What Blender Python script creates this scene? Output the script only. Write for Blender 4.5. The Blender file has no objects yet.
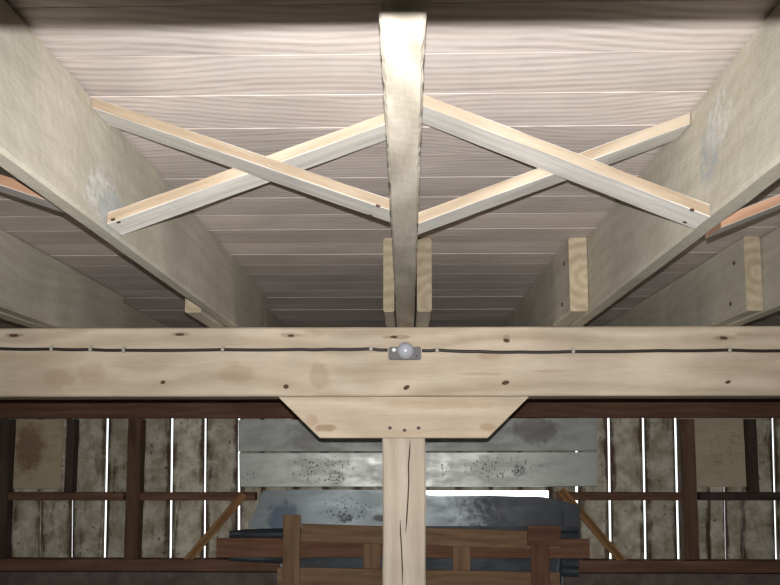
import bpy, bmesh, math, random
from mathutils import Vector, Matrix, noise
random.seed(7)
S = bpy.context.scene
COL = S.collection
R = math.radians

# ------------------------------------------------------------------ camera
CAM = Vector((0.0, 0.0, 1.6))
PITCH, YAW, FOC, SH = R(6.0), R(1.15), 800.0, 74.5   # looks up a little and a touch to the left; lens shifted up (SH, pixels)
FWD = Vector((-math.sin(YAW) * math.cos(PITCH), math.cos(YAW) * math.cos(PITCH), math.sin(PITCH)))
RGT = Vector((math.cos(YAW), math.sin(YAW), 0))
UPV = RGT.cross(FWD)


def P(px, py, y=None, z=None):
    """point on the plane y = const or z = const seen at a place of the photograph"""
    d = FWD * FOC + RGT * (px - 390) + UPV * (292.5 + SH - py)
    t = (y - CAM.y) / d.y if y is not None else (z - CAM.z) / d.z
    return CAM + d * t


cam = bpy.data.cameras.new('camera')
cam.sensor_width = 36
cam.lens = 36 * FOC / 780
cam.shift_y = SH / 780
cam.clip_start = 0.02
co = bpy.data.objects.new('camera', cam)
COL.objects.link(co)
co.matrix_world = Matrix.Translation(CAM) @ Matrix((RGT, UPV, -FWD)).transposed().to_4x4()
S.camera = co

YB = 3.30                     # front of the cross beam
ZJ, ZC = P(390, 326.7, y=YB).z, 2.400          # underside of the joists, of the boarded ceiling
YW = 6.00                     # inner face of the far wall's boarding


# ------------------------------------------------------------------ materials
def lin(c):
    f = lambda v: v / 12.92 if v <= .04045 else ((v + .055) / 1.055) ** 2.4
    return tuple(f(v / 255) for v in c) + (1,)


class NT:
    def __init__(s, name):
        s.m = bpy.data.materials.new(name)
        s.m.use_nodes = True
        s.t = s.m.node_tree
        s.b = s.t.nodes['Principled BSDF']

    def n(s, kind, **kw):
        nd = s.t.nodes.new(kind)
        for k, v in kw.items():
            setattr(nd, k, v)
        return nd

    def set(s, sock, v):
        if isinstance(v, bpy.types.NodeSocket):
            s.t.links.new(v, sock)
        else:
            sock.default_value = v

    def math(s, op, a, b=0.0, clamp=False):
        nd = s.n('ShaderNodeMath', operation=op, use_clamp=clamp)
        s.set(nd.inputs[0], a)
        s.set(nd.inputs[1], b)
        return nd.outputs[0]

    def vec(s, op, a, b):
        nd = s.n('ShaderNodeVectorMath', operation=op)
        s.set(nd.inputs[0], a)
        s.set(nd.inputs[1], b)
        return nd.outputs[1] if op in ('LENGTH', 'DISTANCE') else nd.outputs[0]

    def noise(s, v, scale, detail=4, rough=.55, dist=0.0):
        nd = s.n('ShaderNodeTexNoise')
        s.set(nd.inputs['Vector'], v)
        nd.inputs['Scale'].default_value = scale
        nd.inputs['Detail'].default_value = detail
        nd.inputs['Roughness'].default_value = rough
        nd.inputs['Distortion'].default_value = dist
        return nd.outputs['Fac']

    def ramp(s, f, stops):
        nd = s.n('ShaderNodeValToRGB')
        e = nd.color_ramp.elements
        while len(e) < len(stops):
            e.new(.5)
        for el, (p, c) in zip(e, stops):
            el.position = p
            el.color = c if len(c) == 4 else lin(c)
        s.set(nd.inputs[0], f)
        return nd.outputs[0]

    def rng(s, f, a, b, c=0.0, d=1.0):
        nd = s.n('ShaderNodeMapRange', interpolation_type='SMOOTHSTEP')
        s.set(nd.inputs[0], f)
        for i, v in enumerate((a, b, c, d)):
            nd.inputs[i + 1].default_value = v
        return nd.outputs[0]

    def mix(s, f, a, b, mode='MIX'):
        nd = s.n('ShaderNodeMix', data_type='RGBA', blend_type=mode)
        s.set(nd.inputs[0], f)
        s.set(nd.inputs[6], a)
        s.set(nd.inputs[7], b)
        return nd.outputs[2]

    def grey(s, v):
        nd = s.n('ShaderNodeCombineXYZ')
        for i in range(3):
            s.set(nd.inputs[i], v)
        return nd.outputs[0]

    def axis_coords(s, axis='X'):
        """object coordinates with the grain axis first; every loose piece gets its own stretch of grain"""
        tc = s.n('ShaderNodeTexCoord').outputs['Object']
        if axis == 'Z':
            sp = s.n('ShaderNodeSeparateXYZ')
            s.set(sp.inputs[0], tc)
            cb = s.n('ShaderNodeCombineXYZ')
            for i, j in enumerate((2, 0, 1)):
                s.set(cb.inputs[i], sp.outputs[j])
            base = cb.outputs[0]
        else:
            base = tc
        isl = s.n('ShaderNodeNewGeometry').outputs['Random Per Island']
        ob = s.n('ShaderNodeObjectInfo').outputs['Random']
        r = s.math('ADD', s.math('MULTIPLY', isl, 37.0), s.math('MULTIPLY', ob, 53.0))
        off = s.n('ShaderNodeCombineXYZ')
        s.set(off.inputs[0], r)
        s.set(off.inputs[1], s.math('MULTIPLY', s.math('SINE', r), .04))
        s.set(off.inputs[2], s.math('MULTIPLY', s.math('COSINE', s.math('MULTIPLY', r, 1.7)), .04))
        return tc, s.vec('ADD', base, off.outputs[0]), isl, ob

    def patches(s, tc, col, items):
        """stains, knots and smears of their own shape: (centre, radii, colour, strength, kind)"""
        fine = s.noise(tc, 22, 4, .6)
        for c, r, colr, k, kind in items:
            d = s.vec('LENGTH', s.vec('DIVIDE', s.vec('SUBTRACT', tc, tuple(c)), tuple(r)), (0, 0, 0))
            f = s.math('ADD', d, s.math('MULTIPLY', s.math('SUBTRACT', fine, .5), 1.1))
            m = s.rng(f, 1.05, .55)
            if kind == 'speck':
                m = s.math('MULTIPLY', m, s.rng(s.noise(tc, 48, 3, .6), .57, .62))
            elif kind == 'rough':
                m = s.math('MULTIPLY', m, s.rng(s.noise(tc, 60, 3, .7), .35, .62))
            col = s.mix(s.math('MULTIPLY', m, k), col, lin(colr))
        return col


def wood(name, dark, mid, light, axis='X', ring=9.0, rw=.3, rough=.8, bump=.25, saw=0.0, var=.22, patches=(), streak=1.0, rx=.10, fine=.35, cath=.10, dist=3.5):
    s = NT(name)
    tc, v, isl, ob = s.axis_coords(axis)
    st = s.vec('MULTIPLY', v, (.7, 9 * streak, 9 * streak))
    n1 = s.noise(st, 3.0, 6, .6, .5)
    n2 = s.noise(s.vec('MULTIPLY', v, (2.5, 30, 30)), 6.0, 3, .6)
    w = s.n('ShaderNodeTexWave', wave_type='RINGS', rings_direction='X', wave_profile='SIN')
    nd = s.n('ShaderNodeTexNoise')                 # the pith wanders along the board, which draws the flame figure
    s.set(nd.inputs['Vector'], s.vec('MULTIPLY', v, (.6, .1, .1)))
    nd.inputs['Scale'].default_value = 1.6
    nd.inputs['Detail'].default_value = 1.5
    wander = s.vec('MULTIPLY', s.vec('SUBTRACT', nd.outputs['Color'], (.5, .5, .5)), (0, cath * 2, cath * 3))
    s.set(w.inputs['Vector'], s.vec('ADD', s.vec('ADD', s.vec('MULTIPLY', v, (rx, 1, 1)), (0, .01, .05)), wander))
    for k, x in (('Scale', ring), ('Distortion', dist), ('Detail', 2.5), ('Detail Scale', 1.3), ('Detail Roughness', .55)):
        w.inputs[k].default_value = x
    f = s.math('ADD', s.math('ADD', s.math('MULTIPLY', n1, 1 - rw), s.math('MULTIPLY', w.outputs['Fac'], rw)),
               s.math('MULTIPLY', s.math('SUBTRACT', n2, .5), fine))
    col = s.ramp(f, [(.22, dark), (.5, mid), (.78, light)])
    bl = s.rng(s.noise(v, 2.2, 4, .6), .3, .7, .86, 1.07)
    vv = s.math('ADD', 1 - var / 2, s.math('MULTIPLY', isl if axis == 'Z' or var > .25 else ob, var))
    col = s.mix(1.0, col, s.grey(s.math('MULTIPLY', bl, vv)), 'MULTIPLY')
    h = s.math('ADD', s.math('MULTIPLY', f, .6), n2)
    if saw:
        sw = s.n('ShaderNodeTexWave', wave_type='BANDS', bands_direction='DIAGONAL')
        s.set(sw.inputs['Vector'], tc)
        for k, x in (('Scale', 11), ('Distortion', 9), ('Detail', 3), ('Detail Scale', 2.2)):
            sw.inputs[k].default_value = x
        f2 = s.math('MULTIPLY', s.math('SUBTRACT', sw.outputs['Fac'], .5), saw)
        col = s.mix(1.0, col, s.grey(s.math('ADD', 1.0, f2)), 'MULTIPLY')
        h = s.math('ADD', h, s.math('MULTIPLY', sw.outputs['Fac'], saw * 2.5))
    if patches:
        col = s.patches(tc, col, patches)
    s.set(s.b.inputs['Base Color'], col)
    s.b.inputs['Roughness'].default_value = rough
    s.b.inputs['Specular IOR Level'].default_value = .25
    bp = s.n('ShaderNodeBump')
    bp.inputs['Strength'].default_value = bump
    bp.inputs['Distance'].default_value = .004
    s.set(bp.inputs['Height'], h)
    s.set(s.b.inputs['Normal'], bp.outputs[0])
    return s.m


def plain(name, c, rough=.6, metal=0.0, spec=.5, var=.12, scale=18):
    s = NT(name)
    tc = s.n('ShaderNodeTexCoord').outputs['Object']
    f = s.rng(s.noise(tc, scale, 4, .6), .3, .7, 1 - var, 1 + var)
    s.set(s.b.inputs['Base Color'], s.mix(1.0, lin(c), s.grey(f), 'MULTIPLY'))
    s.b.inputs['Roughness'].default_value = rough
    s.b.inputs['Metallic'].default_value = metal
    s.b.inputs['Specular IOR Level'].default_value = spec
    return s.m


def whitewashed(name):
    """boards with a worn coat of limewash, brown wood showing along their edges"""
    s = NT(name)
    tc, v, isl, ob = s.axis_coords('Z')
    uv = s.n('ShaderNodeSeparateXYZ')
    s.set(uv.inputs[0], s.n('ShaderNodeTexCoord').outputs['UV'])
    edge = s.math('MULTIPLY', s.math('ABSOLUTE', s.math('SUBTRACT', uv.outputs[0], .5)), 2.0)
    e3 = s.math('POWER', edge, 3.0)
    n1 = s.noise(s.vec('MULTIPLY', v, (.8, 7, 7)), 3.0, 6, .62, .4)
    n2 = s.noise(v, 9, 5, .65)
    f = s.math('SUBTRACT', s.math('ADD', s.math('MULTIPLY', n1, .9), s.math('MULTIPLY', n2, .35)), s.math('MULTIPLY', e3, .33))
    lime = s.mix(s.rng(n2, .35, .7), lin((164, 154, 132)), lin((212, 206, 190)))
    col = s.mix(s.rng(f, .30, .58), lin((82, 62, 48)), lime)
    spots = s.rng(s.noise(s.vec('MULTIPLY', v, (1, 1, 1)), 26, 2, .5), .67, .73)
    col = s.mix(s.math('MULTIPLY', spots, .75), col, lin((55, 42, 34)))
    col = s.mix(1.0, col, s.grey(s.math('ADD', .8, s.math('MULTIPLY', isl, .3))), 'MULTIPLY')
    s.set(s.b.inputs['Base Color'], col)
    s.b.inputs['Roughness'].default_value = .85
    bp = s.n('ShaderNodeBump')
    bp.inputs['Strength'].default_value = .4
    bp.inputs['Distance'].default_value = .004
    s.set(bp.inputs['Height'], f)
    s.set(s.b.inputs['Normal'], bp.outputs[0])
    return s.m


def sheet_metal(name, c, rough=.42, metal=.55, patches=(), dirt=(95, 95, 92), amount=.5):
    s = NT(name)
    tc = s.n('ShaderNodeTexCoord').outputs['Object']
    n1 = s.noise(s.vec('MULTIPLY', tc, (1.0, 1, 3.2)), 3.2, 5, .6, .3)
    n2 = s.noise(tc, 14, 4, .6)
    f = s.math('ADD', s.math('MULTIPLY', n1, .8), s.math('MULTIPLY', n2, .25))
    col = s.mix(s.math('MULTIPLY', s.rng(f, .46, .66), amount), lin(c), lin(dirt))
    if patches:
        col = s.patches(tc, col, patches)
    s.set(s.b.inputs['Base Color'], col)
    s.b.inputs['Metallic'].default_value = metal
    s.set(s.b.inputs['Roughness'], s.rng(f, .3, .7, rough - .05, rough + .15))
    bp = s.n('ShaderNodeBump')
    bp.inputs['Strength'].default_value = .04
    bp.inputs['Distance'].default_value = .02
    s.set(bp.inputs['Height'], s.noise(tc, 4, 2, .5))
    s.set(s.b.inputs['Normal'], bp.outputs[0])
    return s.m


# ------------------------------------------------------------------ mesh helpers
def link(name, bm, mats, parent=None, mw=None, smooth=False):
    bmesh.ops.recalc_face_normals(bm, faces=bm.faces)
    me = bpy.data.meshes.new(name)
    bm.to_mesh(me)
    bm.free()
    for m in (mats if isinstance(mats, (list, tuple)) else [mats]):
        me.materials.append(m)
    if smooth:
        for p in me.polygons:
            p.use_smooth = True
    o = bpy.data.objects.new(name, me)
    COL.objects.link(o)
    if mw is not None:
        o.matrix_world = mw
    if parent is not None:
        o.parent = parent
        o.matrix_parent_inverse = parent.matrix_world.inverted()
    return o


def tag(o, label, cat, group=None, kind=None):
    if label:
        o['label'] = label
    if cat:
        o['category'] = cat
    if group:
        o['group'] = group
    if kind:
        o['kind'] = kind
    return o


def frame(a, b, up=(0, 0, 1)):
    a, b, up = Vector(a), Vector(b), Vector(up)
    x = (b - a).normalized()
    y = up.cross(x).normalized()
    z = x.cross(y)
    return Matrix.Translation((a + b) / 2) @ Matrix((x, y, z)).transposed().to_4x4(), (b - a).length


def timber(name, a, b, w, h, mats, up=(0, 0, 1), seg=.10, jit=.0012, ch=.004, parent=None, w1=None, h1=None,
           cut=(0, 0), top_fixed=False, seed=None, wfun=None, lean=0.0):
    """a sawn timber from a to b (centre line): w across, h along 'up'; slightly uneven arrises; second material on the narrow sides"""
    mw, L = frame(a, b, up)
    n = max(2, int(L / seg))
    sd = random.random() * 100 if seed is None else seed
    w1 = w if w1 is None else w1
    h1 = h if h1 is None else h1
    bm = bmesh.new()
    rings = []
    for i in range(n + 1):
        t = i / n
        x = -L / 2 + L * t
        ww, hh = (w + (w1 - w) * t) / 2, (h + (h1 - h) * t) / 2
        if wfun:
            ww = wfun(t) / 2
        pts = [(-ww + ch, -hh), (ww - ch, -hh), (ww, -hh + ch), (ww, hh - ch), (ww - ch, hh), (-ww + ch, hh), (-ww, hh - ch), (-ww, -hh + ch)]
        ring = []
        for k, (y, z) in enumerate(pts):
            j1 = noise.noise(Vector((x * 6, k // 2 * 7.3, sd))) * jit * 1.3 + random.uniform(-jit, jit) * .5
            j2 = noise.noise(Vector((x * 6, k // 2 * 7.3 + 3, sd + 9))) * jit
            # only ever take wood away, so that neighbours stay in contact without biting into each other
            y2 = math.copysign(max(0, abs(y) - abs(j1)), y)
            z2 = math.copysign(max(0, abs(z) - abs(j2)), z)
            y2 += lean * z2 / hh
            xx = x
            if i == 0:
                xx += cut[0] * z
            if i == n:
                xx += cut[1] * z
            ring.append(bm.verts.new((xx, y2, z2)))
        rings.append(ring)
    for i in range(n):
        for k in range(8):
            f = bm.faces.new((rings[i][k], rings[i][(k + 1) % 8], rings[i + 1][(k + 1) % 8], rings[i + 1][k]))
            if k in (2, 6) and isinstance(mats, (list, tuple)) and len(mats) > 1:
                f.material_index = 1
    e0 = bm.faces.new(rings[0][::-1])
    e1 = bm.faces.new(rings[-1])
    if isinstance(mats, (list, tuple)) and len(mats) > 2:
        e0.material_index = e1.material_index = 2
    return link(name, bm, mats, parent, mw)


def box(bm, lo, hi, mi=0, uvl=None):
    v = [bm.verts.new((x, y, z)) for x in (lo[0], hi[0]) for y in (lo[1], hi[1]) for z in (lo[2], hi[2])]
    fs = []
    for q in ((0, 1, 3, 2), (4, 6, 7, 5), (0, 4, 5, 1), (2, 3, 7, 6), (0, 2, 6, 4), (1, 5, 7, 3)):
        f = bm.faces.new([v[i] for i in q])
        f.material_index = mi
        fs.append(f)
        if uvl is not None:
            for l in f.loops:
                c = l.vert.co
                l[uvl].uv = ((c.x - lo[0]) / max(1e-6, hi[0] - lo[0]), (c.z - lo[2]) / max(1e-6, hi[2] - lo[2]))
    return fs


def quadbox(bm, q, y0, y1, mi=0, uvl=None):
    """box whose front outline is the quad q = four (x, z) points (bottom left, bottom right, top right, top left)"""
    A = [bm.verts.new((x, y0, z)) for x, z in q]
    B = [bm.verts.new((x, y1, z)) for x, z in q]
    us = ((0, 0), (1, 0), (1, 1), (0, 1))
    def face(vs, u):
        f = bm.faces.new(vs)
        f.material_index = mi
        if uvl is not None:
            for l, c in zip(f.loops, u):
                l[uvl].uv = c
    face(A, us)
    face(B[::-1], us[::-1])
    for i in range(4):
        j = (i + 1) % 4
        face((A[j], A[i], B[i], B[j]), (us[j], us[i], us[i], us[j]))


def tube(bm, pts, r, n=8):
    rings = []
    for i, p in enumerate(pts):
        a, b = pts[max(0, i - 1)], pts[min(len(pts) - 1, i + 1)]
        x = (Vector(b) - Vector(a)).normalized()
        u = Vector((0, 0, 1)) if abs(x.z) < .9 else Vector((0, 1, 0))
        y = x.cross(u).normalized()
        z = y.cross(x)
        rings.append([bm.verts.new(Vector(p) + (y * math.cos(t) + z * math.sin(t)) * r) for t in [2 * math.pi * k / n for k in range(n)]])
    for a, b in zip(rings, rings[1:]):
        for k in range(n):
            bm.faces.new((a[k], a[(k + 1) % n], b[(k + 1) % n], b[k]))
    bm.faces.new(rings[0][::-1])
    bm.faces.new(rings[-1])


def lathe(bm, prof, M=None, n=24, mi=0):
    """profile of (radius, height) around local z"""
    M = M or Matrix()
    rings = []
    for r, h in prof:
        if r < 1e-6:
            rings.append([bm.verts.new(M @ Vector((0, 0, h)))])
        else:
            rings.append([bm.verts.new(M @ Vector((r * math.cos(2 * math.pi * k / n), r * math.sin(2 * math.pi * k / n), h))) for k in range(n)])
    for a, b in zip(rings, rings[1:]):
        for k in range(n):
            va = [a[k % len(a)], a[(k + 1) % len(a)]] if len(a) > 1 else [a[0]]
            vb = [b[(k + 1) % len(b)], b[k % len(b)]] if len(b) > 1 else [b[0]]
            f = bm.faces.new(va + vb)
            f.material_index = mi


FRONT = Matrix.Rotation(R(90), 4, 'X')          # local z -> world -y (towards the viewer)


def stud(name, p, rx, rz, hgt, mat, parent, tilt=0.0):
    """small domed head on a face that looks towards the viewer"""
    bm = bmesh.new()
    M = Matrix.Translation(p) @ Matrix.Rotation(tilt, 4, 'Y') @ Matrix.Diagonal((rx, 1, rz, 1)) @ FRONT
    lathe(bm, [(1.0, -.0005), (.96, hgt * .7), (.6, hgt), (0, hgt)], M, 12)
    return link(name, bm, mat, parent)


# ------------------------------------------------------------------ palette
M_JOIST = dict(dark=(166, 160, 144), mid=(176, 170, 155), light=(186, 181, 168))
m_joist2 = wood('joist wood in the side bays', ring=7, rw=.15, saw=.05, streak=.6, fine=.2, **M_JOIST)
m_lap = wood('lapped joist wood', (136, 122, 100), (152, 138, 116), (166, 152, 130), ring=8, rw=.3, saw=.02)
m_mid_joist = wood('pale sawn wood', (146, 138, 125), (166, 158, 145), (180, 173, 160), ring=9, rw=.35, saw=.05, bump=.35)
m_brace = wood('weathered strut face', (186, 181, 174), (204, 200, 193), (216, 213, 206), ring=7, rw=.25, streak=1.3)
m_brace_edge = wood('fresh sawn strut edge', (136, 118, 98), (158, 143, 124), (172, 158, 140), ring=6, rw=.35)
m_orange_edge = wood('orange strut edge', (130, 98, 78), (150, 116, 94), (166, 134, 110), ring=6, rw=.35)
m_ceil = wood('weathered ceiling boards', (166, 153, 146), (192, 181, 174), (208, 198, 192), ring=21, rw=.24, var=.30, bump=.08, streak=1.9, rx=.4, fine=.24, cath=.09, dist=1.6)
m_tongue = plain('fresh tongue edge', (238, 198, 158), .8, spec=.2)
m_slab = plain('daylight blocking slab', (60, 48, 40), .9)  # unseen slab added over the ceiling boards to keep daylight out
m_brown = wood('brown frame wood', (92, 66, 53), (112, 81, 65), (130, 98, 80), ring=6, rw=.15)
m_brown_z = wood('brown upright wood', (76, 56, 44), (98, 74, 58), (120, 94, 74), ring=6, rw=.15)
m_darkwood = wood('dark old wood', (56, 45, 40), (72, 60, 54), (86, 74, 67), ring=6, rw=.15)
m_tan = wood('tan brace wood', (110, 78, 48), (148, 110, 72), (176, 136, 94), ring=6, rw=.3)
m_rack = wood('dusty rack boards', (118, 92, 68), (142, 112, 84), (160, 132, 104), ring=6, rw=.15)
m_rack_red = wood('reddish rack boards', (98, 68, 52), (118, 84, 65), (134, 100, 80), ring=6, rw=.15)
m_lime = whitewashed('limewashed boards')
m_stone = plain('grey brown stone plinth', (104, 92, 88), .95, var=.3, scale=7)
m_floor = plain('pale bounce floor', (160, 150, 136), .95, var=.3, scale=5)  # unseen floor, made pale to bounce light up onto the joists
m_cable = plain('black cable sheath', (44, 38, 34), .55)
m_clip = plain('pale cable clip', (176, 170, 158), .5)
m_plate = plain('grey lamp base', (80, 76, 78), .5)
m_screw = plain('bright screw', (228, 228, 226), .4)
m_knot = plain('dark knot wood', (84, 58, 40), .8, var=.3, scale=60)
m_nail = plain('rusty nail head', (72, 52, 42), .6)
m_crack = plain('dark drying crack', (58, 44, 34), .9)
s = NT('milky lamp glass')
s.b.inputs['Base Color'].default_value = lin((176, 180, 190))
s.b.inputs['Roughness'].default_value = .22
s.b.inputs['Specular IOR Level'].default_value = .9
m_glass = s.m

# ------------------------------------------------------------------ room shell
XS = 3.65
bm = bmesh.new()
box(bm, (-XS, -1.6, -.1), (XS, 6.1, 0))
tag(link('floor', bm, m_floor), None, None, kind='structure')

bm = bmesh.new()                                   # boarded ceiling: boards, their fresh tongues in the joints, an added slab on top against daylight
BW = (P(390, 155, z=ZC).y - P(390, 55, z=ZC).y) / 3
y = P(390, 55, z=ZC).y - BW * 15
k = 0
while y < 6.05:
    g = random.choice((.0025, .0035, .0045))
    y1 = y + BW + random.uniform(-.0005, .0005)
    box(bm, (-XS, y + g / 2, ZC + random.uniform(.0003, .0018)), (XS, y1 - g / 2, ZC + .022))
    box(bm, (-XS, y1 - g / 2 - .0001, ZC + .0035), (XS, y1 + g / 2 + .0001, ZC + .02), 1)
    y = y1
box(bm, (-XS - .1, -1.7, ZC + .023), (XS + .1, 6.2, ZC + .06), 2)
tag(link('ceiling', bm, [m_ceil, m_tongue, m_slab]), None, None, kind='structure')

for nm, lo, hi in (('wall_left', (-XS - .1, -1.6, 0), (-XS, 6.1, ZC + .02)), ('wall_right', (XS, -1.6, 0), (XS + .1, 6.1, ZC + .02)),
                   ('wall_near', (-XS, -1.7, 0), (XS, -1.6, ZC + .02))):
    bm = bmesh.new()
    if nm == 'wall_near':                          # with an opening added behind the camera to let in fill daylight
        box(bm, lo, (-.4, hi[1], hi[2]))
        box(bm, (.4, lo[1], 0), hi)
        box(bm, (-.4, lo[1], 2.0), (.4, hi[1], hi[2]))
    else:
        box(bm, lo, hi)
    tag(link(nm, bm, wood(nm + ' planks', (84, 68, 56), (112, 94, 78), (138, 120, 102), axis='Z')), None, None, kind='structure')


def W(px, py, y=YW):
    p = P(px, py, y=y)
    return p.x, p.z


# boarded far wall with daylight between the boards and through a missing piece below the metal sheets
bm = bmesh.new()
uvl = bm.loops.layers.uv.new('UVMap')
ZT = ZC
zlow = W(0, 574)[1]
# (x of the gap in the photo at y 455, width px, lean)
gaps = [(-60, 1, 0), (-26, 2, 0), (9.5, 2.2, 0), (40.5, 1.7, .4), (72.5, 2.0, .6), (106.5, 3.2, 1.3), (139, .5, 0), (171.5, 3.0, .8), (205, 2.5, .4),
        (238.6, 2.4, .2), (577, 3.0, -.3), (609.3, 3.2, -.9), (644, 3.1, -1.1), (676.5, 3.4, -1.4), (709, .4, 0), (724, 1.8, -1.2), (742.5, 1.4, -.4),
        (774, 3.0, -1.6), (806, 2, 0), (840, 2, 0)]


def edge(px, half, lean, py):
    return px + half + lean * -(py - 455) / 60


def zline(py):
    return W(390, py)[1]


zrow = [zline(574), zline(360)]
for (a, b) in zip(gaps, gaps[1:]):
    if a[0] == 238.6:                              # the opening: boards only below it
        xs = [a[0] + a[1] / 2] + [262, 294, 326, 358, 390, 426, 458, 490, 520, 549] + [577 - 1.5]
        for x0, x1 in zip(xs, xs[1:]):
            spans = [(576, 360)] if not 425 < x0 < 548 else [(576, 506), (490.5, 360)]
            for lo_, hi_ in spans:
                quadbox(bm, [W(x0 + .1, lo_), W(x1 - .1, lo_), W(x1 - .1, hi_), W(x0 + .1, hi_)], YW, YW + .024, 0, uvl)
        continue
    q = [W(edge(a[0], a[1] * .4, a[2], 576), 576), W(edge(b[0], -b[1] * .4, b[2], 576), 576),
         W(edge(b[0], -b[1] * .4, b[2], 360), 360), W(edge(a[0], a[1] * .4, a[2], 360), 360)]
    quadbox(bm, q, YW, YW + .024, 0, uvl)
# closing boards beyond the frame
for x0, x1 in ((-XS, W(-60.5, 455)[0]), (W(841, 455)[0], XS)):
    box(bm, (x0, YW, zline(576)), (x1, YW + .024, zline(360)), 0, uvl)
box(bm, (-XS, YW + .0, zline(360)), (XS, YW + .024, ZC - .001), 0, uvl)
tag(link('wall_far', bm, m_lime), 'limewashed plank wall at the back with daylight in its joints', None, kind='structure')

bm = bmesh.new()
zp = P(390, 573, y=5.88).z
box(bm, (-XS, 5.88, 0), (XS, 6.1, zp))
bmesh.ops.subdivide_edges(bm, edges=bm.edges, cuts=6, use_grid_fill=True)
tag(link('wall_plinth', bm, m_stone), 'grey brown stone base under the plank wall', None, kind='structure')

# ------------------------------------------------------------------ frame of the far wall
YF = 5.89                                          # front of the frame timbers


def up_timber(name, x0, x1, py0, py1, y0, y1, mat, **kw):
    """upright between two rows of the photo; x0, x1 = its sides"""
    a = P((x0 + x1) / 2, py1, y=y0)
    b = P((x0 + x1) / 2, py0, y=y0)
    w = P(x1, py0, y=y0).x - P(x0, py0, y=y0).x
    ym = (y0 + y1) / 2
    return timber(name, (a.x, ym, a.z), (a.x, ym, b.z), w, y1 - y0, mat, up=(0, -1, 0), **kw)


def lay_timber(name, x0, x1, py0, py1, y0, y1, mat, drop=0.0, **kw):
    """horizontal between rows py0 (top) and py1 (bottom) of the photo"""
    xm = (x0 + x1) / 2
    a, b, c = P(x0, 0, y=y0), P(x1, 0, y=y0), P(xm, py0, y=y0)
    d = P(xm, py1, y=y0)
    xa, xb = P(x0, py1, y=y0).x, P(x1, py1, y=y0).x
    zm, ym = (c.z + d.z) / 2, (y0 + y1) / 2
    return timber(name, (xa, ym, zm), (xb, ym, zm - drop), y1 - y0, c.z - d.z, mat, **kw)


zpl0 = P(390, 418, y=YF).z
o = timber('wall_plate', (-XS + .01, (YF + YW) / 2, (zpl0 + ZJ) / 2), (XS - .01, (YF + YW) / 2, (zpl0 + ZJ) / 2), YW - YF - .001, ZJ - zpl0 - .001, m_brown, jit=.003)
tag(o, 'long dark brown timber along the top of the plank wall', 'beam')
zs0, zs1 = P(390, 572, y=YF).z, P(390, 560, y=YF).z

sill = lay_timber('wall_sill', -75, 855, 560, 572, YF, YW - .001, m_brown, jit=.003)
tag(sill, 'brown bottom timber of the plank wall, lying on the stone base', 'beam')
zr0, zr1 = 492.5, 500.5
posts = []
for x0, x1, lab, mt in ((123.5, 137, 'brown wall post left of the white metal sheets, between two lit slits', m_brown_z),
                        (686.5, 700, 'brown wall post right of the metal sheets, left of the pale square panel', m_brown_z),
                        (-9, 3.5, 'dark wall post at the left edge of the photo beside the stained square panel', m_darkwood)):
    o = up_timber('wall_post', x0, x1, 419, 559.6, YF, YW - .001, mt, jit=.003)
    posts.append(o)
    tag(o, lab, 'post', 'posts of the plank wall')
for x0, x1, lab in ((63.5, 72, 'short dark upright beside the stained square panel on the left of the plank wall'),
                    (750.5, 760, 'short dark upright right of the pale square panel on the plank wall')):
    o = up_timber('wall_upright', x0, x1, 419, zr0 - .3, YF + .02, YW - .001, m_darkwood, jit=.003)
    tag(o, lab, 'post')
for x0, x1, lab in ((4, 123, 'thin brown rail left of the left wall post, under the stained square panel'),
                    (137.5, 255, 'thin brown rail between the left wall post and the white metal sheets'),
                    (556, 686, 'thin brown rail between the metal sheets and the right wall post'),
                    (700.5, 800, 'thin dark rail under the pale square panel at the right')):
    o = lay_timber('wall_rail', x0, x1, zr0, zr1, YF + .015, YW - .001, m_brown if x0 < 700 else m_darkwood, jit=.003)
    tag(o, lab, 'rail', 'rails across the plank wall')


def strut_px(name, a, b, wpx, y0, y1, mat):
    """diagonal between two places of the photo on the plane y0"""
    A, B = P(*a, y=y0), P(*b, y=y0)
    ym = (y0 + y1) / 2
    A.y = B.y = ym
    B.z = zs1 + .001                               # stands on the bottom timber, cut level
    wd = wpx * (P(391, 500, y=y0).x - P(390, 500, y=y0).x)
    m3 = frame(A, B)[0].to_3x3()
    return timber(name, A, B, y1 - y0, wd, mat, jit=.001, cut=(0, -m3[2][2] / m3[2][0]), ch=.002)


o = strut_px('diagonal_brace', (244, 494), (188, 561), 8, YF + .001, YF + .0145, m_tan)
tag(o, 'tan diagonal brace left of the metal sheets, leaning right, across two lit slits', 'brace', 'diagonal wall braces')
o = strut_px('diagonal_brace', (561, 490), (622, 561), 8, YF + .001, YF + .0145, m_tan)
tag(o, 'tan diagonal brace right of the metal sheets, leaning left, across a lit slit', 'brace', 'diagonal wall braces')

# square panels on the boarding
def panel(x0, x1, y0, y1, mat, lab, name='wall_panel'):
    yb = YW - .003
    bmx = bmesh.new()
    A, B = P(x0, y1, y=yb - .018), P(x1, y0, y=yb - .018)
    box(bmx, (A.x, yb - .018, A.z), (B.x, yb, B.z))
    bmesh.ops.bevel(bmx, geom=bmx.edges[:], offset=.004, segments=1, affect='EDGES')
    c = Vector(((A.x + B.x) / 2, yb, (A.z + B.z) / 2))
    for v in bmx.verts:
        v.co -= c
    oo = link(name, bmx, mat, None, Matrix.Translation(c))
    tag(oo, lab, 'panel')
    return oo


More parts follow.
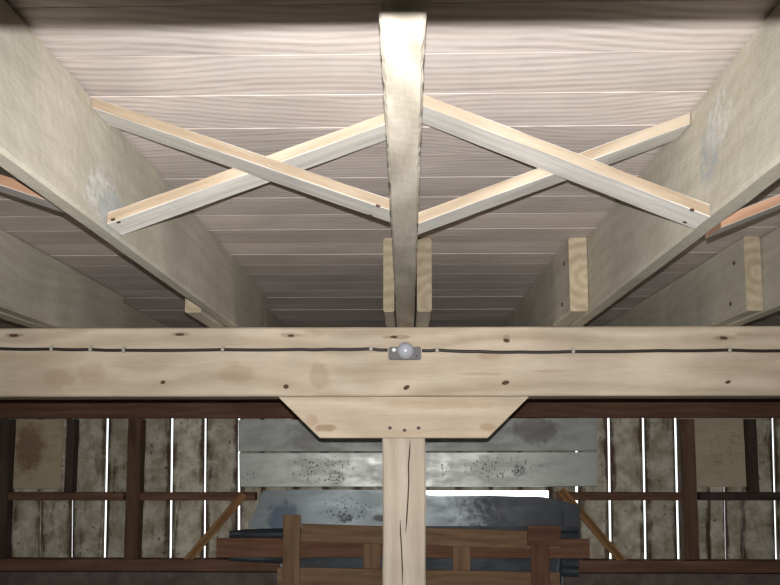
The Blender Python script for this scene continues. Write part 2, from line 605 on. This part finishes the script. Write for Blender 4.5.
panel(10.5, 63, 419.5, 489, sheet_metal('stained board', (186, 172, 144), .8, 0, [((-.06, 0, .05), (.13, .3, .2), (128, 98, 74), .8, '')], (156, 138, 110), .6),
      'square pale panel with a brown stain on the plank wall at the left')
panel(697, 750, 417.5, 487, sheet_metal('pale board', (188, 174, 148), .75, 0, [((.02, 0, .02), (.18, .3, .2), (120, 110, 94), .6, 'speck')], (160, 146, 122), .5),
      'square pale beige panel on the plank wall right of the right wall post')


# ------------------------------------------------------------------ metal sheets at the far wall
def sheet_px(name, outline_top, outline_bot, y0, mat, lip_top=0, lip_bot=0, bulge=None, to_floor=False, thick=.003, corr=0):
    """folded sheet: top and bottom edge as functions of the photo's x, built on the plane y0 with real thickness"""
    x0, x1 = outline_top[0][0], outline_top[-1][0]

    def at(o, x):
        for (ax, ay), (bx, by) in zip(o, o[1:]):
            if x <= bx:
                return ay + (by - ay) * (x - ax) / (bx - ax)
        return o[-1][1]
    N, K = 60, 14
    bmx = bmesh.new()
    fr, bk = [], []
    for i in range(N + 1):
        x = x0 + (x1 - x0) * i / N
        t = P(x, at(outline_top, x), y=y0)
        xb = outline_bot[0][0] + (outline_bot[-1][0] - outline_bot[0][0]) * i / N
        b = P(xb, at(outline_bot, xb), y=y0)
        zb = 0.0 if to_floor and to_floor[0] < x < to_floor[1] else b.z
        col = []
        if lip_top:
            col.append(Vector((t.x, y0 - lip_top, t.z - .002)))
        for k in range(K + 1):
            u = k / K
            p = Vector((t.x + (b.x - t.x) * u, y0, t.z + (zb - t.z) * u))
            if bulge:
                p.y += bulge(i / N, u)
            if corr:
                p.y += .012 * math.sin(p.z * corr)
            col.append(p)
        if lip_bot:
            col.append(Vector((b.x, y0 - lip_bot, zb + .003)))
        fr.append([bmx.verts.new(p) for p in col])
        bk.append([bmx.verts.new(p + Vector((0, thick, 0 if 0 < j < len(col) - 1 or not (lip_top or lip_bot) else 0))) for j, p in enumerate(col)])
    m = len(fr[0])
    for i in range(N):
        for j in range(m - 1):
            bmx.faces.new((fr[i][j], fr[i][j + 1], fr[i + 1][j + 1], fr[i + 1][j]))
            bmx.faces.new((bk[i][j], bk[i + 1][j], bk[i + 1][j + 1], bk[i][j + 1]))
        for j in (0, m - 1):
            bmx.faces.new((fr[i][j], fr[i + 1][j], bk[i + 1][j], bk[i][j]))
    for i in (0, N):
        for j in range(m - 1):
            bmx.faces.new((fr[i][j], fr[i][j + 1], bk[i][j + 1], bk[i][j]))
    c = P((x0 + x1) / 2, (at(outline_top, (x0 + x1) / 2) + at(outline_bot, (x0 + x1) / 2)) / 2, y=y0)
    if to_floor:
        c.z = 0
    for v in bmx.verts:
        v.co -= c
    return link(name, bmx, mat, None, Matrix.Translation(c)), c


YS = YF - .022
c0 = P(417.5, 435, y=YS)
def loc(px, py, c, y):
    q = P(px, py, y=y) - c
    return (q.x, 0, q.z)
rust = (52, 46, 42)
mt = sheet_metal('grey sheet metal', (172, 174, 170), .5, .2, [(loc(535, 430, c0, YS), (.2, .5, .12), (104, 100, 97), .7, ''), (loc(320, 440, c0, YS), (.3, .5, .1), (124, 122, 120), .5, '')], (142, 141, 138), .5)
o, c1 = sheet_px('metal_sheet', [(238.5, 420), (597, 418)], [(238.5, 451.8), (597, 451)], YS, mt, 0, .014)
tag(o, 'upper grey metal sheet fixed across the plank wall, directly under the dark top timber', 'metal sheet', 'metal sheets at the far wall')
c2 = P(417.5, 470, y=YS)
mt = sheet_metal('white sheet metal', (176, 180, 174), .40, .5,
                 [(loc(322, 470, c2, YS), (.27, .5, .12), rust, .95, 'speck'), (loc(336, 478, c2, YS), (.07, .5, .06), rust, .9, 'rough'),
                  (loc(500, 468, c2, YS), (.33, .5, .1), rust, .95, 'speck'), (loc(519, 471, c2, YS), (.06, .5, .05), rust, .9, 'rough'),
                  (loc(443, 470, c2, YS), (.07, .5, .1), rust, .9, 'speck'), (loc(248, 477, c2, YS), (.06, .5, .05), rust, .9, 'speck')], (150, 153, 148), .35)
o, c2 = sheet_px('metal_sheet', [(239, 453), (597, 452)], [(239.5, 487), (597, 486.5)], YS, mt, .012, .016)
tag(o, 'shiny white metal sheet with rust specks, above the bright strip of daylight', 'metal sheet', 'metal sheets at the far wall')

def bend(u, v):
    return .05 * max(0, 1 - u / .16) ** 2 - .012 * math.sin(u * 9) * (1 - v)
Y3 = 5.80
c3 = P(413, 510, y=Y3)
c3.z = 0
mt = sheet_metal('blue white bent sheet', (170, 180, 184), .42, .2,
                 [(loc(545, 508, c3, Y3), (.75, .8, .5), (58, 60, 68), .93, ''), (loc(276, 518, c3, Y3), (.14, .5, .14), (88, 104, 128), .7, ''),
                  (loc(340, 510, c3, Y3), (.22, .5, .1), (46, 46, 52), .95, 'speck'), (loc(338, 518, c3, Y3), (.06, .5, .04), (40, 42, 52), .9, 'rough'),
                  (loc(375, 518, c3, Y3), (.1, .5, .03), (58, 52, 48), .8, '')], (142, 150, 154), .4)
top3 = [(262, 491), (300, 489.5), (385, 490), (427, 495), (435, 496.2), (455, 496), (490, 495.5), (515, 496.4), (540, 496.5), (560, 500), (580, 506)]
o, _ = sheet_px('metal_sheet', top3, [(246, 528), (580, 545)], Y3, mt, 0, 0, bend, (298, 560))
tag(o, 'large bent blue grey metal sheet, dark at its right end, standing behind the wooden rack', 'metal sheet', 'metal sheets at the far wall')
mt = sheet_metal('dark ribbed sheet', (72, 78, 84), .45, .4, (), (46, 48, 52), .6)
Y4 = 5.66
o, _ = sheet_px('metal_sheet', [(229, 531), (246, 529), (300, 527.5), (420, 526), (540, 526), (579, 527)], [(229, 561), (579, 577)], Y4, mt, 0, 0, None, (298, 560), corr=75)
tag(o, 'dark ribbed metal sheet low down behind the slats of the wooden rack', 'metal sheet', 'metal sheets at the far wall')

# ------------------------------------------------------------------ wooden rack in front of the sheets
YR = 5.50
rack = bpy.data.objects.new('wooden_rack', None)
rack.location = (P(410, 585, y=YR).x, YR, 0)
COL.objects.link(rack)
bpy.context.view_layer.update()
tag(rack, 'rough brown slatted wooden rack standing in front of the metal sheets at the back', 'rack')
lay_timber('rail', 301, 560, 524, 542, YR, YR + .024, m_rack, .05, parent=rack)
lay_timber('rail', 216, 590, 538.5, 558, YR + .051, YR + .075, m_rack_red, .0, parent=rack)
lay_timber('rail', 277, 560, 567.5, 586, YR, YR + .024, m_rack, .03, parent=rack)
for x0, x1 in ((363, 380.5), (453, 470.5)):
    up_timber('batten', x0, x1, 530, 580, YR + .0255, YR + .0495, m_rack, parent=rack)
zf = None
for x0, x1, yt in ((283, 300.5, 515), (530.5, 549, 527)):
    a = P((x0 + x1) / 2, yt, y=YR - .026)
    w = P(x1, yt, y=YR - .026).x - P(x0, yt, y=YR - .026).x
    timber('upright', (a.x, YR - .014, 0), (a.x, YR - .014, a.z), w, .024, m_rack_red if x0 > 400 else m_rack, up=(0, -1, 0), parent=rack)
lay_timber('cap_block', 528, 561, 525.5, 546, YR - .052, YR - .027, m_rack_red, parent=rack)

# ------------------------------------------------------------------ cross beams, bolster, post
def inv(mw, p):
    return tuple(mw.inverted() @ Vector(p))


ZB = P(390, 396.3, y=YB).z                        # underside of the beam
BD = .20
HX = XS - .01
bmid = ((ZB + ZJ) / 2)
mwb, _ = frame((-HX, YB + BD / 2, bmid), (HX, YB + BD / 2, bmid))
bp = []
for x, y, rx, rz, c, k in ((58, 379, .08, .05, (150, 118, 88), .55), (92, 372, .07, .06, (150, 120, 90), .5), (236, 373, .09, .05, (152, 122, 92), .5), (320, 376, .05, .07, (140, 108, 78), .6),
                           (14, 335, .05, .012, (110, 76, 52), .8), (180, 334, .05, .012, (116, 82, 58), .7), (291, 335, .05, .012, (120, 86, 60), .7), (398, 337, .07, .010, (110, 76, 50), .8),
                           (312, 334, .06, .025, (160, 130, 98), .5), (506, 338, .02, .02, (128, 96, 68), .7), (490, 356, .06, .02, (150, 116, 84), .6), (480, 374, .12, .008, (156, 124, 92), .6),
                           (723, 338, .06, .012, (120, 86, 60), .7), (745, 334, .05, .012, (146, 112, 82), .6), (550, 371, .08, .008, (150, 120, 92), .5), (22, 358, .3, .02, (176, 150, 118), .5)):
    bp.append((inv(mwb, P(x, y, y=YB)), (rx, .05, rz), c, k * .55, ''))
BEAMC = dict(dark=(174, 157, 136), mid=(189, 173, 152), light=(203, 188, 168))
m_beam = wood('cream planed beam', ring=7, rw=.3, bump=.12, patches=bp, streak=.8, **BEAMC)
m_beam_near = wood('cream beam wood', ring=7, rw=.3, bump=.12, streak=.8, **BEAMC)
beam = timber('cross_beam', (-HX, YB + BD / 2, bmid), (HX, YB + BD / 2, bmid), BD, ZJ - ZB - .001, m_beam, jit=.0015, ch=.006)
tag(beam, 'long cream timber beam across the whole photo, carrying cable and lamp', 'beam')
for x, y, rx, rz, tl in ((14, 335.5, .021, .007, 0), (180, 334.5, .021, .006, 0), (163, 382.3, .011, .008, -.3), (291, 335.7, .015, .006, 0), (394, 337, .016, .006, 0), (506.5, 340.5, .014, .009, .2),
                         (286, 386.6, .012, .010, .0), (406.5, 387.5, .015, .009, -.5), (505.5, 382.7, .017, .009, -.25), (723.5, 338, .018, .007, .1), (728, 382, .013, .007, -.3)):
    stud('knot', P(x, y, y=YB + .001), rx, rz, .0022, m_knot, beam, tl)

YN = .367 - BD / 2                                 # its far lower edge throws the shadow along the top of the photo
near = timber('cross_beam', (-HX, YN, bmid), (HX, YN, bmid), BD, ZJ - ZB - .001, m_beam_near, ch=.006)
tag(near, 'cream timber beam overhead at the near end, its shadow dark along the top of the photo', 'beam')

# bolster: a short timber with sloping ends between beam and post
pts = [P(278, 397, y=YB), P(529.5, 397, y=YB), P(488, 438, y=YB), P(319.5, 438, y=YB)]
zb2 = (pts[2].z + pts[3].z) / 2
x0, x1, x2, x3 = pts[0].x, pts[1].x, pts[2].x, pts[3].x
cx, cz = (x0 + x1) / 2, (ZB + zb2) / 2
bm = bmesh.new()
zt = ZB - .001
prof = [(x0, zt), (x0 + .004, zt - .004), (x3, zb2), (x2, zb2), (x1 - .004, zt - .004), (x1, zt)]
A = [bm.verts.new((x - cx, -BD / 2 + .004, z - cz)) for x, z in prof]
B = [bm.verts.new((x - cx, BD / 2 - .004, z - cz)) for x, z in prof]
bm.faces.new(A)
bm.faces.new(B[::-1])
for i in range(len(A)):
    j = (i + 1) % len(A)
    bm.faces.new((A[j], A[i], B[i], B[j]))
bmesh.ops.bevel(bm, geom=bm.edges[:], offset=.003, segments=1, affect='EDGES')
mwp = Matrix.Translation((cx, YB + BD / 2, cz))
bpat = [(inv(mwp, P(x, y, y=YB)), (rx, .05, rz), c, k, '') for x, y, rx, rz, c, k in
        ((325, 428, .05, .018, (140, 106, 76), .6), (488, 427, .04, .02, (160, 128, 96), .5), (312, 420, .03, .03, (158, 128, 98), .4), (440, 405, .3, .02, (176, 148, 118), .35))]
m_bol = wood('cream bolster wood', ring=6, rw=.35, bump=.12, patches=bpat, streak=.8, **BEAMC)
bol = link('bolster', bm, m_bol, None, mwp)
tag(bol, 'short cream timber with sloping ends between the beam and the post', 'beam')
for x, y in ((390, 428), (404.5, 430.2), (418.5, 428)):
    stud('nail', P(x, y, y=YB + .003), .008, .007, .0022, m_nail, bol)

pa, pb = P(382.8, 438.5, y=YB + .01), P(426, 438.5, y=YB + .01)
pc = (pa.x + pb.x) / 2 - .002
pw = pb.x - pa.x
m_post = wood('cream post wood', (182, 168, 150), (196, 182, 164), (208, 196, 180), ring=7, rw=.3, bump=.15, streak=.9)
post = timber('support_post', (pc, YB + .01 + .09, 0), (pc, YB + .01 + .09, zb2 - .001), pw * .96, .18, m_post, up=(0, -1, 0), w1=pw, jit=.002, ch=.006)
tag(post, 'upright cream post with a long drying crack under the bolster', 'post')
for strand, wd in ((((410, 441), (409.6, 452), (408.4, 466), (408.8, 480), (407.9, 500), (406.6, 520), (405.8, 533)), .0028),
                   (((400.2, 520), (400.4, 530), (401.6, 550), (402.4, 570), (402.2, 590)), .0026)):
    bm = bmesh.new()
    Y = YB + .0098
    L = []
    for i, (x, y) in enumerate(strand):
        p = P(x, y, y=Y)
        f = wd * (.35 if i in (0, len(strand) - 1) else 1)
        L.append([bm.verts.new((p.x + sx * f, yy, p.z)) for sx, yy in ((-1, Y + .003), (-1, Y), (1, Y), (1, Y + .003))])
    for a, b in zip(L, L[1:]):
        for k in range(4):
            bm.faces.new((a[k], a[(k + 1) % 4], b[(k + 1) % 4], b[k]))
    bm.faces.new(L[0][::-1])
    bm.faces.new(L[-1])
    o = link('crack', bm, m_crack, post)

# ------------------------------------------------------------------ cable and lamp on the beam
def cable(pts, lab):
    r = .0068
    y0 = YB - r - .0005
    line = []
    for (ax, ay), (bx, by) in zip(pts, pts[1:]):
        for k in range(6):
            t = k / 6
            p = P(ax + (bx - ax) * t, ay + (by - ay) * t + .5 * math.sin(t * math.pi), y=y0)
            line.append((p.x, y0, p.z))
    p = P(*pts[-1], y=y0)
    line.append((p.x, y0, p.z))
    bmx = bmesh.new()
    tube(bmx, line, r, 8)
    oo = link('cable', bmx, m_cable, smooth=True)
    tag(oo, lab, 'cable', 'cable along the beam')
    return oo


ca = cable([(-95, 349), (0, 348.7), (52, 349), (90, 349.4), (124, 350.2), (223, 349.6), (300, 349.4), (330, 349.3), (371, 348.8), (387.5, 350)], 'black cable clipped along the beam to the left of the round lamp')
cb = cable([(422, 350.5), (437, 350), (480, 351.5), (520, 352), (573, 351.5), (660, 350.6), (729, 350), (780, 350.8), (880, 351)], 'black cable clipped along the beam to the right of the round lamp')
for par, xs in ((ca, ((52, 349), (91, 349.3), (124, 350.2), (223, 349.6), (371, 348.8))), (cb, ((437, 350), (573, 351.3), (729, 350)))):
    for x, y in xs:
        p = P(x, y, y=YB - .008)
        bm = bmesh.new()
        # a bridge over the cable with a nail head at its upper end
        prof = []
        n = 8
        for k in range(n + 1):
            t = math.pi * k / n
            prof.append((-.0085 * math.sin(t), .0085 * math.cos(t)))
        prev = None
        for yy, zz in prof:
            ring = [bm.verts.new((p.x + sx, p.y + 0 + yy * s2 + .0 , p.z + zz * s2)) for sx in (-.006, .006) for s2 in (1.0, 1.22)]
            if prev:
                for a, b in ((0, 1), (1, 3), (3, 2), (2, 0)):
                    bm.faces.new((prev[a], prev[b], ring[b], ring[a]))
            else:
                bm.faces.new((ring[0], ring[1], ring[3], ring[2]))
            prev = ring
        bm.faces.new((prev[0], prev[1], prev[3], prev[2]))
        lathe(bm, [(.0055, 0), (.0055, .010), (.003, .012), (0, .012)], Matrix.Translation((p.x, YB, p.z + .014)) @ FRONT, 10)
        link('cable_clip', bm, m_clip, par)

lamp = bpy.data.objects.new('globe_lamp', None)
lc = P(405, 352, y=YB)
lamp.location = lc
COL.objects.link(lamp)
bpy.context.view_layer.update()
tag(lamp, 'small round milky globe lamp on a grey base in the middle of the beam', 'lamp')
a, b = P(388.3, 359.5, y=YB - .03), P(421.2, 346.5, y=YB - .03)
bm = bmesh.new()
box(bm, (a.x, YB - .03, a.z), (b.x, YB - .0008, b.z))
bmesh.ops.bevel(bm, geom=[e for e in bm.edges], offset=.005, segments=2, affect='EDGES')
link('base_plate', bm, m_plate, lamp)
gc = P(405.5, 350.5, y=YB - .062)
bm = bmesh.new()
gr = .0345
pr = [(0, gr)] + [(gr * math.sin(t), gr * math.cos(t)) for t in [math.pi * k / 16 for k in range(1, 14)]] + [(.016, -gr * .9)]
lathe(bm, pr, Matrix.Translation(gc) @ FRONT, 32)
link('globe', bm, m_glass, lamp, smooth=True)
bm = bmesh.new()
lathe(bm, [(0, -.002), (.022, -.002), (.022, .012), (.018, .014), (0, .014)], Matrix.Translation((gc.x, YB - .028, gc.z)) @ FRONT, 24)
link('collar', bm, m_plate, lamp)
p = P(394, 350, y=YB - .03)
stud('screw', p, .009, .008, .004, m_screw, lamp)
p = P(417, 356, y=YB - .03)
stud('screw', p, .004, .004, .003, m_nail, lamp)

# ------------------------------------------------------------------ joists of the near bay
def joist(name, xin, w, side, y0, y1, mat, lab, group='joists of the near bay', xin1=None, **kw):
    """xin = the face towards the middle of the photo; side = -1 left of the camera, 1 right"""
    xin1 = xin if xin1 is None else xin1
    zc = (ZJ + ZC) / 2
    o = timber(name, (xin + side * w / 2, y0, zc), (xin1 + side * w / 2, y1, zc), w, ZC - ZJ - .001, mat, ch=.007, jit=.002, seg=.08, **kw)
    return tag(o, lab, 'joist', group)


Y0, Y1 = -1.58, 4.05
def jmat(nm, xin, items):
    mwj, _ = frame((xin, Y0, (ZJ + ZC) / 2), (xin, Y1, (ZJ + ZC) / 2))
    return wood(nm, ring=7, rw=.15, saw=.07, streak=.6, fine=.2, patches=[(inv(mwj, p), r, c, k, kd) for p, r, c, k, kd in items], **M_JOIST)


white, bluish = (206, 206, 204), (150, 156, 160)
mjl = jmat('left joist wood', -.745, [((-.71, 1.80, 2.19), (.14, .2, .07), white, .75, 'rough'), ((-.71, 1.86, 2.17), (.12, .2, .06), bluish, .6, '')])
mjr = jmat('right joist wood', .705, [((.675, 1.72, 2.25), (.07, .2, .09), bluish, .8, 'rough'), ((.675, 1.66, 2.30), (.09, .2, .07), white, .6, 'rough'), ((.675, 1.52, 2.33), (.02, .2, .12), (188, 180, 152), .35, 'rough')])
JL, JR = (-.692, -.712), (.630, .695)              # inner faces, near end and far end
LIN = lambda e, yy: e[0] + (e[1] - e[0]) * (yy - Y0) / (Y1 - Y0)
joist('floor_joist', JL[0], .048, -1, Y0, Y1, mjl, 'thick grey joist left of the middle one, white smear by the strut end', xin1=JL[1], lean=.004)
joist('floor_joist', JR[0], .055, 1, Y0, Y1, mjr, 'thick grey joist right of the middle one, grey patch above the strut end', xin1=JR[1])
joist('floor_joist', -1.43, .060, -1, Y0, Y1, m_joist2, 'outermost grey joist at the left, half hidden behind the nearer left joist', xin1=-1.46)
joist('floor_joist', 1.32, .062, 1, Y0, Y1, m_joist2, 'outermost grey joist at the right, seen below the orange edged strut', xin1=1.33)
def cw(t):
    y = Y0 + (Y1 - Y0) * t
    return .059 if y < 1.3 else .059 + .015 * min(1, (y - 1.3) / 1.9)
zc = (ZJ + ZC) / 2
o = timber('floor_joist', (-.004, Y0, zc), (-.002, Y1, zc), .06, ZC - ZJ - .001, m_mid_joist, ch=.004, jit=.003, seg=.02, wfun=cw)
tag(o, 'pale rough sawn joist in the middle, running straight away overhead to the lamp', 'joist', 'joists of the near bay')

# joists of the far bay, lapped beside them over the beam
YL = 2.95
for xa, xb, lab, dark in ((P(383, 314, y=YL).x, -.042, 'end of a lapped joist on the left side of the middle joist', 0), (.040, P(432, 314, y=YL).x, 'end of a lapped joist on the right side of the middle joist', 0),
                          (P(570, 314, y=YL).x, .681, 'end of a lapped joist on the inner side of the right joist', 0), (1.262, 1.324, 'end of a lapped joist on the inner side of the outermost right joist', 0),
                          (-.832, -.766, 'end of a lapped joist peeping out behind the left joist', 0), (-1.59, -1.521, 'end of a lapped joist peeping out under the outermost left joist', 0)):
    xm, w = (xa + xb) / 2, xb - xa
    o = timber('lapped_joist', (xm, YL, zc), (xm, YW - .002, zc), w, ZC - ZJ - .001, [m_joist2, m_joist2, m_lap], ch=.006, jit=.003)
    tag(o, lab, 'joist', 'lapped joists of the far bay')
    for k, (dx, dz) in enumerate(((-.3, .06), (-.35, -.09))):
        if .6 < xm < .7 or 1.2 < xm < 1.4:
            bm = bmesh.new()
            M = Matrix.Translation((xa, YL + .09 + .05 * k, zc + dz)) @ Matrix.Rotation(R(-90), 4, 'Y')
            lathe(bm, [(.008, -.004), (.008, .003), (0, .004)], M, 10)
            link('nail', bm, m_nail, o)


# ------------------------------------------------------------------ crossed struts between the joists
def strut(lo, hi, y0, depth, th, lab, edge_mat=m_brace_edge, nails=None):
    """from lo to hi, (x, z) of the upper edge of the near face at each end, flush with the joists' vertical faces"""
    (xa, za), (xb, zb) = lo, hi
    ang = math.atan2(zb - za, xb - xa)
    vt = th / math.cos(ang)
    a = Vector((xa, y0 + depth / 2, za - vt / 2))
    b = Vector((xb, y0 + depth / 2, zb - vt / 2))
    tn = math.tan(ang)
    o = timber('bridging_strut', a, b, depth, th, [m_brace, edge_mat, edge_mat], ch=.0008, jit=.0015, seg=.05, cut=(tn, tn))
    tag(o, lab, 'strut', 'crossed struts between the joists')
    bpy.context.view_layer.update()
    if nails:
        for px, py in nails:
            # on the wide underside of the strut
            d = FWD * FOC + RGT * (px - 390) + UPV * (292.5 + SH - py)
            n = o.matrix_world.to_3x3() @ Vector((0, 0, -1))
            q0 = o.matrix_world @ Vector((0, 0, -th / 2))
            t = (q0 - CAM).dot(n) / d.dot(n)
            q = CAM + d * t
            rot = n.to_track_quat('Z', 'Y').to_matrix().to_4x4()
            bmx = bmesh.new()
            lathe(bmx, [(.005, -.002), (.005, .0015), (0, .002)], Matrix.Translation(q) @ rot, 10)
            link('nail', bmx, m_nail, o)
    return o


def pz(px, py, y):
    p = P(px, py, y=y)
    return p.x, p.z


YA, YD = 1.715, 1.815
def ends(a, b, y, xa, xb):
    (x0, z0), (x1, z1) = pz(*a, y), pz(*b, y)
    f = lambda x: z0 + (z1 - z0) * (x - x0) / (x1 - x0)
    return (xa, f(xa)), (xb, f(xb))


XL, XR = lambda yy, k=0: LIN(JL, yy) + .002 - k * .003, lambda yy: LIN(JR, yy) - .004
XM0, XM1 = -.0355, .0295
lo, hi = ends((93, 97), (390, 199), YA, XL(YA + .05, 1), XM0)
lo = (lo[0], min(lo[1], ZC - .002))
strut(lo, hi, YA, .098, .024, 'front strut of the left cross, falling from the left joist to the middle joist', nails=((371, 215), (378, 206)))
lo, hi = ends((105, 213.5), (386, 112.5), YD, XL(YD + .05, -1), XM0)
strut(lo, (hi[0], min(hi[1], ZC - .002)), YD, .098, .026, 'rear strut of the left cross, rising from the left joist to the middle joist', nails=((113, 219.5), (118.5, 222)))
lo, hi = ends((427, 93), (709, 204), YA, XM1, XR(YA + .05))
strut((lo[0], min(lo[1], ZC - .002)), hi, YA, .098, .026, 'front strut of the right cross, falling from the middle joist to the right joist', nails=((692, 210), (685, 222)))
lo, hi = ends((418, 212), (683, 115), YD, XM1, XR(YD + .05))
strut(lo, (hi[0], min(hi[1], ZC - .002)), YD, .098, .026, 'rear strut of the right cross, rising from the middle joist to the right joist')
# next bays: only their lower halves show past the joists
lo, hi = ends((0, 173), (47, 189), YA, -1.445, LIN(JL, YA) - .050)
o = strut((lo[0], min(lo[1], ZC - .004)), hi, YA, .098, .024, 'strut in the left side bay, its end showing under the left joist', m_orange_edge)
o['group'] = 'struts in the side bays'
lo, hi = ends((717, 218.5), (780, 193.5), YD, LIN(JR, YD) + .058, 1.32)
o = strut(lo, (hi[0], min(hi[1], ZC - .004)), YD, .098, .024, 'orange edged strut in the right side bay, rising from under the right joist', m_orange_edge)
o['group'] = 'struts in the side bays'

# ------------------------------------------------------------------ light: the camera's flash, overcast daylight outside
fl = bpy.data.lights.new('camera_flash', 'SPOT')
fl.energy = 400
fl.color = (1.0, .985, .965)
fl.shadow_soft_size = .004
fl.spot_size = R(104)
fl.spot_blend = 1.0
fo = bpy.data.objects.new('camera_flash', fl)
COL.objects.link(fo)
fo.matrix_world = Matrix.Translation(CAM + Vector((0, .01, .04))) @ co.matrix_world.to_3x3().to_4x4()

w = bpy.data.worlds.new('overcast daylight')
S.world = w
w.use_nodes = True
w.node_tree.nodes['Background'].inputs[0].default_value = (.93, .98, 1.0, 1)
w.node_tree.nodes['Background'].inputs[1].default_value = 2.2

vs = S.view_settings
vs.view_transform = 'Standard'
vs.look = 'None'
vs.gamma = 1
vs.use_curve_mapping = False
vs.exposure = 0.0
